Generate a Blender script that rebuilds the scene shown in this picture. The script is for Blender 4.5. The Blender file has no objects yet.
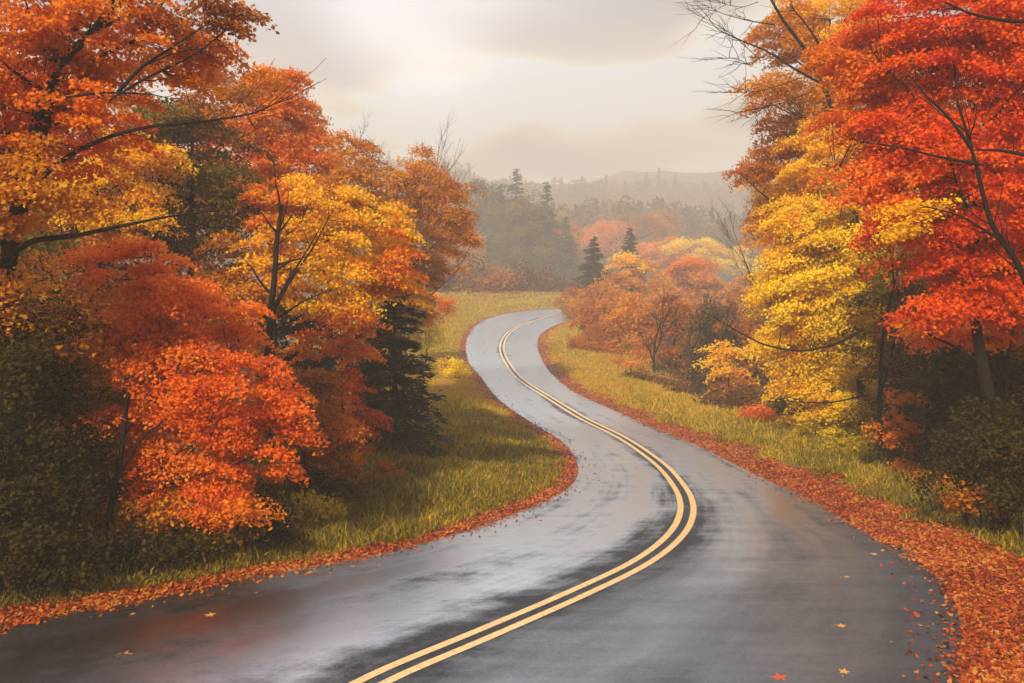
import bpy, math, random
import numpy as np
from mathutils.kdtree import KDTree
random.seed(7); rng = np.random.default_rng(7)
F, HOR, CX = 900.0, 240.0, 512.0          # focal length in pixels, horizon row, centre column
CAMZ = 12.0
scene = bpy.context.scene
COL = scene.collection

# ------------------------------------------------------------------ basic helpers
def tag(o, label=None, cat=None, group=None, kind=None):
    if label: o['label'] = label
    if cat: o['category'] = cat
    if group: o['group'] = group
    if kind: o['kind'] = kind
    return o

def mesh_obj(name, V, faces4=None, faces3=None, mat=None, parent=None, smooth=False, attrs=None, uv=None):
    V = np.asarray(V, dtype=np.float32)
    me = bpy.data.meshes.new(name)
    me.vertices.add(len(V)); me.vertices.foreach_set('co', V.ravel())
    loops = []; starts = []; n = 0
    for f, k in ((faces4, 4), (faces3, 3)):
        if f is not None and len(f):
            f = np.asarray(f, dtype=np.int32)
            loops.append(f.ravel()); starts.append(n + np.arange(len(f), dtype=np.int32) * k); n += f.size
    loops = np.concatenate(loops); starts = np.concatenate(starts)
    me.loops.add(len(loops)); me.loops.foreach_set('vertex_index', loops)
    me.polygons.add(len(starts)); me.polygons.foreach_set('loop_start', starts)
    if attrs:
        for k, v in attrs.items():
            a = me.attributes.new(k, 'FLOAT', 'POINT'); a.data.foreach_set('value', np.asarray(v, dtype=np.float32))
    if uv is not None:
        l = me.uv_layers.new(name='UVMap'); l.data.foreach_set('uv', np.asarray(uv, np.float32)[loops].ravel())
    me.update(calc_edges=True)
    me.polygons.foreach_set('use_smooth', np.full(len(starts), bool(smooth)))
    if mat: me.materials.append(mat)
    o = bpy.data.objects.new(name, me); COL.objects.link(o)
    if parent: o.parent = parent
    return o

def norm(a): return a / np.maximum(np.linalg.norm(a, axis=-1, keepdims=True), 1e-9)
def sstep(x, a, b):
    t = np.clip((x - a) / (b - a), 0, 1); return t * t * (3 - 2 * t)

def vnoise(x, y, seed=0):                  # cheap smooth value noise
    r = np.random.default_rng(seed).random((64, 64))
    xi = np.floor(x).astype(int); yi = np.floor(y).astype(int)
    fx = x - xi; fy = y - yi; fx = fx*fx*(3-2*fx); fy = fy*fy*(3-2*fy)
    g = lambda a, b: r[a % 64, b % 64]
    return (g(xi, yi)*(1-fx)+g(xi+1, yi)*fx)*(1-fy) + (g(xi, yi+1)*(1-fx)+g(xi+1, yi+1)*fx)*fy

# ------------------------------------------------------------------ the lie of the land
YS = [-60, 0, 10, 14, 20, 28, 38, 60, 90, 120, 150]
HS = [5.2, 5.4, 5.55, 5.75, 6.25, 7.0, 7.8, 8.5, 8.5, 8.15, 8.0]
_yy = np.linspace(-60, 150, 900); _h = np.interp(_yy, YS, HS)
_k = np.exp(-np.linspace(-2, 2, 41)**2); _k /= _k.sum()
_h = np.convolve(np.pad(_h, 20, mode='edge'), _k, mode='valid')
def zroad(Y): return CAMZ - np.interp(Y, _yy, _h)
_Yt = np.linspace(3, 150, 6000); _p = (CAMZ - zroad(_Yt)) * F / _Yt
def bp(x, y):
    Y = float(np.interp(-(y - HOR), -_p, _Yt)); return (float((x - CX) * Y / F), Y)

Lp=[(0,620),(56,611),(148,597),(222,584),(260,576),(340,562),(444,538),(518,512.6),(563,492),(577.5,475.5),(577.5,464),(562.6,442),(533,423.6),(499.6,400),(481,377),(468,360.5),(466,345.6),(470,332.7),(484.7,320.4),(507,313.7),(533,310.4),(555,309.3)]
Rp=[(959,683),(961.7,652),(960.6,626),(955,604),(944,581),(925,560.6),(895,542),(850,523),(820,505.5),(779,485.6),(737,465.7),(707,450),(674,436.5),(622,414),(577.5,394),(555,377),(542,360.5),(537.4,345.6),(542,332.7),(553,326.4),(562.6,322.6)]
Cp=[(375,683),(480,638),(574,597),(643,563),(677,535),(687,512),(685.5,500),(676,483),(663,468),(644,453),(614.6,434.6),(577.5,416),(548,397.6),(522,381),(509,366),(502,351),(505,338),(518,327),(537,320.4),(559,315)]
def curve(P, pre, post, n=400):
    g = [bp(*p) for p in P]
    g = np.array(list(pre) + g + [(g[-1][0]+dx, g[-1][1]+dy) for dx, dy in post])
    out = []
    for i in range(len(g) - 1):
        p0 = g[max(i-1, 0)]; p1 = g[i]; p2 = g[i+1]; p3 = g[min(i+2, len(g)-1)]
        d1 = np.linalg.norm(p2-p1); a = np.linalg.norm(p1-p0) or d1; b = np.linalg.norm(p3-p2) or d1
        m1 = ((p2-p1)/d1*a + (p1-p0)/a*d1)/(a+d1)*d1 if i else (p2-p1)
        m2 = ((p3-p2)/b*d1 + (p2-p1)/d1*b)/(b+d1)*d1 if i < len(g)-2 else (p2-p1)
        t = np.linspace(0, 1, 24, endpoint=False)[:, None]
        out.append((2*t**3-3*t**2+1)*p1+(t**3-2*t**2+t)*m1+(-2*t**3+3*t**2)*p2+(t**3-t**2)*m2)
    out = np.concatenate(out + [g[-1:]])
    # smooth lightly and resample by arc length
    k = np.array([1, 2, 3, 4, 5, 6, 5, 4, 3, 2, 1.]); k /= k.sum()
    for c in (0, 1): out[:, c] = np.convolve(np.pad(out[:, c], 5, mode='edge'), k, mode='valid')
    s = np.r_[0, np.cumsum(np.linalg.norm(np.diff(out, axis=0), axis=1))]
    t = np.linspace(0, s[-1], n)
    return np.c_[np.interp(t, s, out[:, 0]), np.interp(t, s, out[:, 1])]
NE = 1500
Lg = curve(Lp, [(-27, -22), (-22, -8), (-17, 2), (-11.5, 8.4)], [(6, 1.5), (14, 2), (24, 1), (60, -1), (110, -4), (170, -8)], NE)
Rg = curve(Rp, [(-8, -32), (-2, -14), (1.6, -2), (3.6, 4.5)], [(6, 2.5), (14, 3), (24, 2), (60, 0), (110, -3), (170, -7)], NE)
Cg = curve(Cp, [(-17, -26), (-11.5, -11), (-8, -1), (-4.4, 6.2)], [(6, 2), (14, 2.5), (24, 1.5), (60, -.5), (110, -3.5), (170, -7.5)], 1100)

def nearest(P, A):                          # nearest index/distance from points P to polyline points A
    kd = KDTree(len(A))
    for k, a in enumerate(A): kd.insert((a[0], a[1], 0), k)
    kd.balance(); f = kd.find; r = [f((p[0], p[1], 0))[1:] for p in np.asarray(P).tolist()]
    return np.array([q[0] for q in r]), np.array([q[1] for q in r])
# for each centre station its partner on each edge
li, _ = nearest(Cg, Lg); ri, _ = nearest(Cg, Rg)
li = np.maximum.accumulate(li); ri = np.maximum.accumulate(ri)
def smooth1(a):
    k = np.ones(41)/41; return np.convolve(np.pad(a.astype(float), 20, mode='reflect', reflect_type='odd'), k, mode='valid')
li = np.clip(smooth1(li), 0, NE-1); ri = np.clip(smooth1(ri), 0, NE-1)
def pick(A, t): return np.c_[np.interp(t, np.arange(len(A)), A[:, 0]), np.interp(t, np.arange(len(A)), A[:, 1])]
Le = pick(Lg, li); Re = pick(Rg, ri)
Csub = Cg
def side_exact(P):
    """signed distance to the carriageway: side -1 left / +1 right, d>0 outside"""
    P = np.asarray(P, float)
    ic, dc = nearest(P, Csub)
    t = norm(Csub[np.minimum(ic+1, len(Csub)-1)] - Csub[np.maximum(ic-1, 0)])
    w = P - Csub[ic]
    side = np.where(t[:, 0]*w[:, 1] - t[:, 1]*w[:, 0] > 0, -1, 1)
    il, dl = nearest(P, Le); ir, dr = nearest(P, Re)
    hw = np.where(side < 0, np.linalg.norm(Le[ic]-Csub[ic], axis=1), np.linalg.norm(Re[ic]-Csub[ic], axis=1))
    de = np.where(side < 0, dl, dr)
    inside = dc < hw
    return side, np.where(inside, -de, de)

def terrain_exact(P):
    P = np.asarray(P, float); X, Y = P[:, 0], P[:, 1]
    side, d = side_exact(P)
    z = zroad(np.clip(Y, -60, 150))
    dd = np.maximum(d, 0)
    # left: verge, then a rising bank (less in the far bend)
    rise = 0.10*np.maximum(dd-2.0, 0); rise = np.minimum(rise, 3.2) * np.interp(Y, [0, 30, 60, 95, 120], [1, .9, .8, .9, .3])
    bump = .55*np.exp(-(((X+.6)/2.6)**2 + ((Y-41)/5.0)**2))
    left = rise + bump*sstep(dd, .3, 2.5)
    # right: verge, then (far) a fall into the valley
    fall = np.interp(Y, [20, 34, 48, 130], [0, .05, .22, .25])
    right = 0.03*np.minimum(dd, 5) - fall*np.maximum(dd-3.5, 0) + np.interp(Y, [0, 18, 34], [.08, .06, 0])*np.maximum(dd-5, 0)
    right = np.maximum(right, -7)
    right = np.minimum(right, 2.5)
    z = z + np.where(side < 0, left, right)
    # behind the crest: down into the foggy valley, then the wooded ridges
    w = sstep(Y, 124, 185)*sstep(d, 0.5, 6)
    n = vnoise(X/45+10, Y/60+3, 4)*7 + vnoise(X/16, Y/20, 5)*2
    far = np.interp(Y, [120, 185, 240, 295, 350, 400, 500, 560, 900], [3, -6, -1, 12, 3, 6, 38, 45, 42]) + (n-4)*np.interp(Y, [150, 250, 345, 500], [.6, 1.4, 1.2, 2.2]) - X*np.interp(Y, [200, 500], [0, .032])
    far = far + sstep(Y, 545, 640)*(14*np.exp(-((X-150)/130)**2)+5*vnoise(X/40, Y/60, 8))
    z = z*(1-w) + far*w
    z = z + (vnoise(X/2.3, Y/2.3, 1)-.5)*.14*sstep(d, .8, 4)
    z = z - .07*(1 - sstep(d, -.35, .02))
    return z
RX = np.arange(-48, 60, .3); RY = np.arange(-12, 150, .3)
CXg = np.arange(-560, 561, 4.0); CYg = np.arange(-60, 740, 4.0)
def raster(xs, ys):
    A, B = np.meshgrid(xs, ys); q = np.c_[A.ravel(), B.ravel()]
    s, d = side_exact(q); z = terrain_exact(q)
    return [v.reshape(A.shape) for v in (s.astype(float), d, z)]
RAS = raster(RX, RY); CRS = raster(CXg, CYg)
def look(P, k):
    P = np.asarray(P, float); out = None
    for xs, ys, G in ((CXg, CYg, CRS), (RX, RY, RAS)):
        u = (P[:, 0]-xs[0])/(xs[1]-xs[0]); v = (P[:, 1]-ys[0])/(ys[1]-ys[0])
        ok = (u >= 0) & (v >= 0) & (u < len(xs)-1.001) & (v < len(ys)-1.001)
        i = np.clip(u.astype(int), 0, len(xs)-2); j = np.clip(v.astype(int), 0, len(ys)-2); a = u-i; b = v-j
        g = G[k]; r = (g[j, i]*(1-a)+g[j, i+1]*a)*(1-b)+(g[j+1, i]*(1-a)+g[j+1, i+1]*a)*b
        out = r if out is None else np.where(ok, r, out)
    return out
def side_dist(P): return np.where(look(P, 0) < 0, -1, 1), look(P, 1)
def terrain(P): return look(P, 2)
def tz(x, y): return float(terrain([(x, y)])[0])

# ------------------------------------------------------------------ materials
def newmat(name):
    m = bpy.data.materials.new(name); m.use_nodes = True
    nt = m.node_tree; nt.nodes.clear()
    return m, nt, nt.nodes.new, nt.links.new
def ramp(N, stops, interp='LINEAR'):
    r = N('ShaderNodeValToRGB'); e = r.color_ramp; e.interpolation = interp
    while len(e.elements) < len(stops): e.elements.new(.5)
    for el, (p, c) in zip(e.elements, stops):
        el.position = p; el.color = (*c, 1) if len(c) == 3 else c
    return r
def maths(N, L, op, a, b=None, clamp=False):
    m = N('ShaderNodeMath'); m.operation = op; m.use_clamp = clamp
    for i, v in enumerate((a, b)):
        if v is None: continue
        if isinstance(v, (int, float)): m.inputs[i].default_value = v
        else: L(v, m.inputs[i])
    return m.outputs[0]
def noise(N, L, vec, scale, detail=4, rough=.55):
    n = N('ShaderNodeTexNoise'); n.inputs['Scale'].default_value = scale; n.inputs['Detail'].default_value = detail
    n.inputs['Roughness'].default_value = rough
    if vec is not None: L(vec, n.inputs['Vector'])
    return n.outputs['Fac']

LEAF = {}
def leaf_mat(name, cols, trans=.45, wr=.34, wn=.75):
    """cols: five linear colours; per-leaf and per-spray variation of hue"""
    if name in LEAF: return LEAF[name]
    m, nt, N, L = newmat('leaf_' + name)
    a = N('ShaderNodeAttribute'); a.attribute_name = 'rnd'
    b = N('ShaderNodeAttribute'); b.attribute_name = 'clump'
    tc = N('ShaderNodeTexCoord')
    nz = noise(N, L, tc.outputs['Object'], .45, 2)
    v = maths(N, L, 'MULTIPLY', a.outputs['Fac'], wr)
    v = maths(N, L, 'ADD', v, maths(N, L, 'MULTIPLY', b.outputs['Fac'], .36))
    v = maths(N, L, 'ADD', v, maths(N, L, 'MULTIPLY', maths(N, L, 'SUBTRACT', nz, .28), wn), True)
    r = ramp(N, [(i/(len(cols)-1), c) for i, c in enumerate(cols)]); L(v, r.inputs[0])
    p = N('ShaderNodeBsdfPrincipled'); L(r.outputs[0], p.inputs['Base Color'])
    p.inputs['Roughness'].default_value = .6; p.inputs['Specular IOR Level'].default_value = .12
    t = N('ShaderNodeBsdfTranslucent'); L(r.outputs[0], t.inputs['Color'])
    mx = N('ShaderNodeMixShader'); mx.inputs[0].default_value = trans
    L(p.outputs[0], mx.inputs[1]); L(t.outputs[0], mx.inputs[2])
    o = N('ShaderNodeOutputMaterial'); L(mx.outputs[0], o.inputs[0])
    LEAF[name] = m; return m
PAL = {
 'orange': [(.40,.10,.006),(.72,.19,.006),(.86,.25,.008),(.92,.36,.014),(.94,.52,.025)],
 'gold':   [(.55,.22,.008),(.88,.40,.010),(.96,.54,.012),(.97,.66,.018),(.97,.76,.05)],
 'yellow': [(.55,.34,.010),(.88,.56,.012),(.96,.67,.016),(.97,.77,.025),(.98,.85,.08)],
 'red':    [(.26,.03,.005),(.56,.055,.006),(.80,.10,.008),(.90,.17,.012),(.93,.30,.02)],
 'redorange':[(.42,.055,.006),(.74,.125,.010),(.90,.20,.014),(.93,.29,.02),(.95,.42,.03)],
 'scarlet':[(.28,.025,.005),(.62,.055,.006),(.86,.095,.008),(.92,.17,.011),(.94,.34,.016)],
 'rust':   [(.16,.045,.006),(.34,.095,.008),(.52,.16,.010),(.66,.23,.012),(.76,.32,.018)],
 'amber':  [(.28,.09,.008),(.50,.17,.010),(.68,.26,.012),(.80,.36,.02),(.88,.48,.03)],
 'olive':  [(.045,.035,.006),(.09,.065,.008),(.16,.11,.010),(.28,.18,.014),(.48,.28,.02)],
 'darkolive':[(.015,.013,.004),(.03,.024,.005),(.055,.04,.007),(.10,.07,.010),(.22,.13,.014)],
 'green':  [(.05,.06,.008),(.11,.12,.010),(.20,.19,.012),(.32,.27,.016),(.50,.36,.02)],
 'yellowgreen':[(.18,.17,.012),(.36,.30,.014),(.58,.44,.02),(.78,.56,.02),(.92,.68,.04)],
 'brown':  [(.07,.03,.012),(.13,.055,.018),(.20,.085,.022),(.30,.13,.028),(.42,.19,.03)],
 'plum':   [(.05,.022,.02),(.09,.035,.025),(.14,.05,.03),(.20,.07,.03),(.30,.11,.03)],
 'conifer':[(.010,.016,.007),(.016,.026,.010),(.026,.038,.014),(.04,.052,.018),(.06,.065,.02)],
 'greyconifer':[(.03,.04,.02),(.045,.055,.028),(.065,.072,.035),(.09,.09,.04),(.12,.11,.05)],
}
def LM(k): return leaf_mat(k, PAL[k], .15 if 'conifer' in k else .42)

def bark_mat(name, c1, c2):
    m, nt, N, L = newmat(name)
    tc = N('ShaderNodeTexCoord'); mp = N('ShaderNodeMapping'); mp.inputs['Scale'].default_value = (9, 9, 2)
    L(tc.outputs['Object'], mp.inputs[0]); n = noise(N, L, mp.outputs[0], 2.5, 6, .65)
    r = ramp(N, [(.3, c1), (.72, c2)]); L(n, r.inputs[0])
    p = N('ShaderNodeBsdfPrincipled'); L(r.outputs[0], p.inputs['Base Color']); p.inputs['Roughness'].default_value = .85; p.inputs['Specular IOR Level'].default_value = .15
    bu = N('ShaderNodeBump'); bu.inputs['Strength'].default_value = .6; bu.inputs['Distance'].default_value = .02
    L(n, bu.inputs['Height']); L(bu.outputs[0], p.inputs['Normal'])
    o = N('ShaderNodeOutputMaterial'); L(p.outputs[0], o.inputs[0]); return m
BARK = bark_mat('bark_dark_wet', (.006, .004, .0035), (.024, .017, .014))
BARKG = bark_mat('bark_grey', (.05, .04, .035), (.13, .105, .09))

# ------------------------------------------------------------------ tree parts
class Tubes:
    def __init__(s): s.V = []; s.F = []; s.n = 0
    def add(s, P, R, k=6):
        P = np.asarray(P, float); R = np.asarray(R, float); m = len(P)
        t = norm(np.gradient(P, axis=0))
        ref = np.array([0, 0, 1.]) if abs(t[0, 2]) < .8 else np.array([1., 0, 0])
        u = norm(np.cross(t, ref)); w = np.cross(t, u)
        a = np.arange(k)/k*2*math.pi
        ring = P[:, None, :] + R[:, None, None]*(u[:, None, :]*np.cos(a)[None, :, None] + w[:, None, :]*np.sin(a)[None, :, None])
        s.V.append(ring.reshape(-1, 3))
        i = np.arange(m-1)[:, None]*k + np.arange(k)[None]; j = np.arange(m-1)[:, None]*k + (np.arange(k)[None]+1) % k
        s.F.append((np.stack([i, j, j+k, i+k], -1).reshape(-1, 4)) + s.n); s.n += m*k
    def build(s, name, mat, parent, origin):
        if not s.V: return None
        return mesh_obj(name, np.concatenate(s.V)-origin, faces4=np.concatenate(s.F), mat=mat, parent=parent, smooth=True)

def bez(a, b, c, n=8):
    t = np.linspace(0, 1, n)[:, None]; return (1-t)**2*a + 2*t*(1-t)*b + t*t*c
def wob(P, amp):
    n = len(P); q = P.copy(); w = np.sin(np.linspace(0, math.pi, n))[:, None]
    ph = rng.random(3)*6.3; t = np.linspace(0, 1, n)
    for c in range(3): q[:, c] += amp*np.sin(t*(7+3*c)+ph[c])*w[:, 0]*(.5 if c == 2 else 1)
    return q

def leaf_arrays(C, Nn, size, rnd, clump, aspect=.75):
    n = len(C)
    r = rng.normal(size=(n, 3)); u = norm(np.cross(Nn, r)); w = np.cross(Nn, u)
    s = size*(.65+.7*rng.random(n))[:, None]
    V = np.stack([C-u*s*.5, C+w*s*aspect*.5-Nn*s*.10+u*s*.08, C+u*s*.5, C-w*s*aspect*.5-Nn*s*.10+u*s*.08], 1)
    Fc = np.arange(n*4).reshape(n, 4)
    return V.reshape(-1, 3), Fc, np.repeat(rnd, 4), np.repeat(clump, 4)

def sprays(centres, outward, R, per, size, upbias=.75, flat=.16, droop=.28):
    """flattened sprays of leaves around each centre"""
    M = len(centres); n = M*per
    c = np.repeat(centres, per, 0); o = norm(np.repeat(outward, per, 0)*np.array([1, 1, .35]))
    Rr = np.repeat(R, per)[:, None] if np.ndim(R) else R
    a = rng.random(n)*2*math.pi; q = np.sqrt(rng.random(n))*(.55+.45*rng.random(n)**.5)
    side = norm(np.cross(o, [0, 0, 1.]))
    la = np.cos(a)*q*1.25; lb = np.sin(a)*q*.95
    up = np.array([0, 0, 1.])
    dr = droop*(la+.35)**2
    P = c + Rr*(o*la[:, None] + side*lb[:, None] + up*(rng.normal(size=n)*flat - dr)[:, None])
    Nn = norm(up*upbias + rng.normal(size=(n, 3))*.62 + o*.30)
    rnd = rng.random(n); cl = np.repeat(rng.random(M), per)
    return leaf_arrays(P, Nn, size, rnd, cl)

def px3(x, y, Y): return np.array([(x-CX)*Y/F, Y, CAMZ-(y-HOR)*Y/F])

USED = []
def tree(name, label, cat, Y, base, lobes, pal='orange', pal2=None, leaf=.1, cover=5.0, trunk_r=.15, limbs=(), group=None,
         top=None, flat=.16, R=None, nprim=9, bark=BARK, stems=1, gap=.0, upsweep=.35, sink=.15, dens=1.0, part2='foliage', droop=.28):
    """a tree or shrub: base pixel column + depth Y; lobes = [(px, py, rx, ry[, dY[, palette 2?]])] give the crown"""
    bx = (base-CX)*Y/F; bz = tz(bx, Y) - sink
    if cat == 'shrub': flat = max(flat, .34); droop = .10
    B = np.array([bx, Y, bz])
    root = bpy.data.objects.new(name, None); root.location = B; COL.objects.link(root)
    tag(root, label, cat, group)
    L3 = []
    for l in lobes:
        x, y, rx, ry = l[:4]; dY = l[4] if len(l) > 4 else 0; p = l[5] if len(l) > 5 else pal
        Yl = Y+dY; s = Yl/F
        c = px3(x, y, Yl); r = np.array([rx*s, max(min(rx, ry*1.2)*s*.9, .3), ry*s]); L3.append((c, r, p))
    sR = R or max(.22, min(.85, np.mean([l[1][0] for l in L3])*.30))
    allc = []; pals = []
    for c, r, p in L3:
        vol = r[0]*r[2]
        m = int(max(8, dens*4.2*vol/(sR*sR*.75)))
        d = norm(rng.normal(size=(m, 3))); rad = (.30+.70*rng.random(m)**.5)[:, None]
        # uneven outline
        lump = 1 + .22*np.sin(d[:, 0]*5+c[0])*np.cos(d[:, 2]*6+c[1]) + .12*np.sin(d[:, 1]*9+d[:, 2]*7)
        q = c + d*r*rad*lump[:, None]
        if gap > 0:
            g = np.sin(q[:, 0]*1.7/sR*.5+c[2])*np.sin(q[:, 2]*2.1/sR*.5+c[0])*np.sin(q[:, 1]*1.3/sR*.5)
            q = q[g < .55-gap]
        allc.append(q); pals += [p]*len(q)
    S = np.concatenate(allc); pals = np.array(pals)
    gz = terrain(S[:, :2]); ok = S[:, 2] > gz+.12
    if ok.mean() < .5 or Y < 60 or name == 'thicket_shrub': S[:, 2] = np.maximum(S[:, 2], gz+.12+.35*sR*rng.random(len(S))); ok = (S[:, 2] > gz+.1) & (rng.random(len(S)) < np.where(ok, 1, .5))
    S = S[ok]; pals = pals[ok]
    cen = np.average([c for c, r, p in L3], axis=0, weights=[r[0]*r[2] for c, r, p in L3])
    zmax = S[:, 2].max()
    T = Tubes(); W = Tubes()
    topP = px3(top[0], top[1], Y) if top else np.array([cen[0], cen[1], bz+(zmax-bz)*.86])
    trunks = []
    for k in range(stems):
        off = np.array([rng.normal()*.25, rng.normal()*.25, 0])*(stems > 1)
        mid = (B+topP)/2 + np.array([(B[0]-topP[0])*.2, 0, 0]) + off
        P = wob(bez(B+off*.6, mid, topP + off*3*(stems > 1), 16), trunk_r*.9)
        rr = trunk_r*(1 if stems == 1 else .6)*np.linspace(1, .18, 16)**.9; rr[0] *= 1.35; rr[1] *= 1.1
        T.add(P, rr, 9); trunks.append((P, rr))
    prim = []
    for lp in limbs:
        pts, r0, r1 = lp[:3]; dYs = lp[3] if len(lp) > 3 else 0
        Q = np.array([px3(p[0], p[1], Y+(p[2] if len(p) > 2 else 0)+dYs) for p in pts])
        t = np.linspace(0, 1, len(Q)); tt = np.linspace(0, 1, 5*len(Q))
        P = np.stack([np.interp(tt, t, Q[:, c]) for c in range(3)], 1)
        for _ in range(3): P[1:-1] = (P[:-2]+2*P[1:-1]+P[2:])/4
        T.add(P, np.linspace(r0, r1, len(P)), 7); prim.append(P[len(P)//3:])
        for _ in range(len(P)//3):           # side twigs
            i = rng.integers(len(P)//3, len(P)-1); dr = norm(P[min(i+1, len(P)-1)]-P[i-1]); rl = np.linalg.norm(P[-1]-P[0])*.28*(.4+.6*rng.random())
            e = P[i] + norm(dr+rng.normal(size=3)*.55+np.array([0, 0, .15]))*rl
            W.add(wob(bez(P[i], (P[i]+e)/2+np.array([0, 0, -.05*rl]), e, 6), .02*rl), np.linspace(max(.006, r1*.8), .003, 6), 4)
    # primary branches toward spread-out spray centres
    ids = [int(rng.integers(len(S)))]
    for _ in range(nprim-1):
        dmin = np.min([np.linalg.norm(S-S[i], axis=1) for i in ids], 0); ids.append(int(dmin.argmax()))
    for i in ids:
        e = S[i]; P, rr = trunks[int(rng.integers(len(trunks)))]
        hd = np.linalg.norm((e-P[len(P)//2])[:2]); zt = e[2]-upsweep*hd*1.3-.3
        j = int(np.clip(np.abs(P[:, 2]-max(zt, B[2]+(zmax-B[2])*.15)).argmin(), 2, len(P)-2))
        a = P[j]; m = a*.45+e*.55+np.array([0, 0, -.08*hd]); Q = wob(bez(a, m, e, 12), .05*np.linalg.norm(e-a)*.5)
        r0 = min(rr[j]*.6, .02+.014*np.linalg.norm(e-a)); T.add(Q, np.linspace(r0, .008, 12), 6); prim.append(Q[3:])
    AP = np.concatenate(prim+[trunks[0][0][7:]])
    # one twig to each spray
    for q in S:
        d = np.linalg.norm(AP-q, axis=1)+.5*np.maximum(AP[:, 2]-q[2], 0); a = AP[d.argmin()]
        ln = np.linalg.norm(q-a)
        if ln > .15: W.add(bez(a, (a+q)/2+np.array([0, 0, -.1*ln]), q, 5), np.linspace(.006+.004*ln, .004, 5), 4)
    tr = T.build('trunk', bark, root, B)
    if W.V: W.build('twigs', bark, root, B)
    outw = S - np.array([topP[0], topP[1], 0]); outw[:, 2] = 0; outw = norm(outw+rng.normal(size=S.shape)*.25)
    area = sum(r[0]*r[2] for c, r, p in L3)*math.pi
    for p in dict.fromkeys(pals.tolist()):
        mk = pals == p; Sp = S[mk]; frac = mk.mean()
        n = cover*area*frac/(leaf*leaf*.30); per = int(np.clip(n/len(Sp), 8, 240))
        V, Fc, a1, a2 = sprays(Sp, outw[mk], sR*(.7+.6*rng.random(len(Sp))), per, leaf, flat=flat, droop=droop)
        mesh_obj('crown' if 'tree' in name or 'maple' in name else 'foliage', V-B, faces4=Fc, mat=LM(p), parent=root, attrs={'rnd': a1, 'clump': a2})
    USED.append((name, B)); return root

def conifer(name, label, Y, base, topy, halfw, pal='conifer', group=None, tr=.14, needle=.16, full=1.5, basez=None):
    s = Y/F; bx = (base-CX)*s; bz = (tz(bx, Y)-.2) if basez is None else basez; zt = CAMZ-(topy-HOR)*s; Hh = zt-bz; w = halfw*s
    B = np.array([bx, Y, bz]); root = bpy.data.objects.new(name, None); root.location = B; COL.objects.link(root)
    tag(root, label, 'tree', group)
    T = Tubes(); P = np.array([B+np.array([rng.normal()*.03*Hh*.2, 0, Hh*t]) for t in np.linspace(0, 1, 9)])
    T.add(P, tr*np.linspace(1, .08, 9), 8)
    C = []; Dn = []; Sz = []; CL = []
    z = .05*Hh
    while z < Hh*.985:
        fr = z/Hh; k = int(5+4*(1-fr)); ph = rng.random()*6.3
        L0 = w*(1-fr)**.95*(.78+.4*rng.random())+.10*w*.4
        for i in range(k):
            a = ph+i*2*math.pi/k+rng.normal()*.15; Lb = L0*(.7+.45*rng.random())
            d = np.array([math.cos(a), math.sin(a), 0]); o = np.array([bx, Y, bz+z+rng.normal()*.02*Hh])
            e = o+d*Lb+np.array([0, 0, Lb*(-.28+.35*fr)]); m = (o+e)/2+np.array([0, 0, Lb*.06]); Q = bez(o, m, e, 6)
            T.add(Q, np.linspace(.03*(1-fr)+.012, .005, 6), 4)
            nn = int(max(14, full*38*Lb/ (needle*6)))
            t = rng.random(nn)**.75; b = Q[np.minimum((t*5).astype(int), 4)]; b2 = Q[np.minimum((t*5).astype(int)+1, 5)]; c = b+(b2-b)*((t*5) % 1)[:, None]
            sd = np.cross(d, [0, 0, 1.]); spread = Lb*.30*(1-t*.55)
            off = rng.uniform(-1, 1, nn)*spread
            c = c+sd*off[:, None]+np.array([0, 0, 1.])*(rng.normal(size=nn)*.05*Lb-np.abs(off)*.25)[:, None]
            C.append(c); CL.append(np.full(nn, rng.random()))
            Dn.append(norm(d[None]+sd[None]*np.sign(off)[:, None]*.8+rng.normal(size=(nn, 3))*.3))
        z += Hh*(.034+.012*rng.random())*(1.2-.5*fr)
    C = np.concatenate(C); Dn = np.concatenate(Dn); CL = np.concatenate(CL); n = len(C)
    nrm = norm(np.array([0, 0, 1.])+rng.normal(size=(n, 3))*.5); w_ = norm(np.cross(Dn, nrm)); sz = needle*(.7+.8*rng.random(n))[:, None]
    V = np.stack([C-Dn*sz*.7, C+w_*sz*.20, C+Dn*sz*.9-np.array([0, 0, .15])*sz, C-w_*sz*.20], 1).reshape(-1, 3)
    T.build('trunk', BARK, root, B)
    mesh_obj('crown', V-B, faces4=np.arange(n*4).reshape(n, 4), mat=LM(pal), parent=root, attrs={'rnd': np.repeat(rng.random(n), 4), 'clump': np.repeat(CL, 4)})
    USED.append((name, B)); return root

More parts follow.
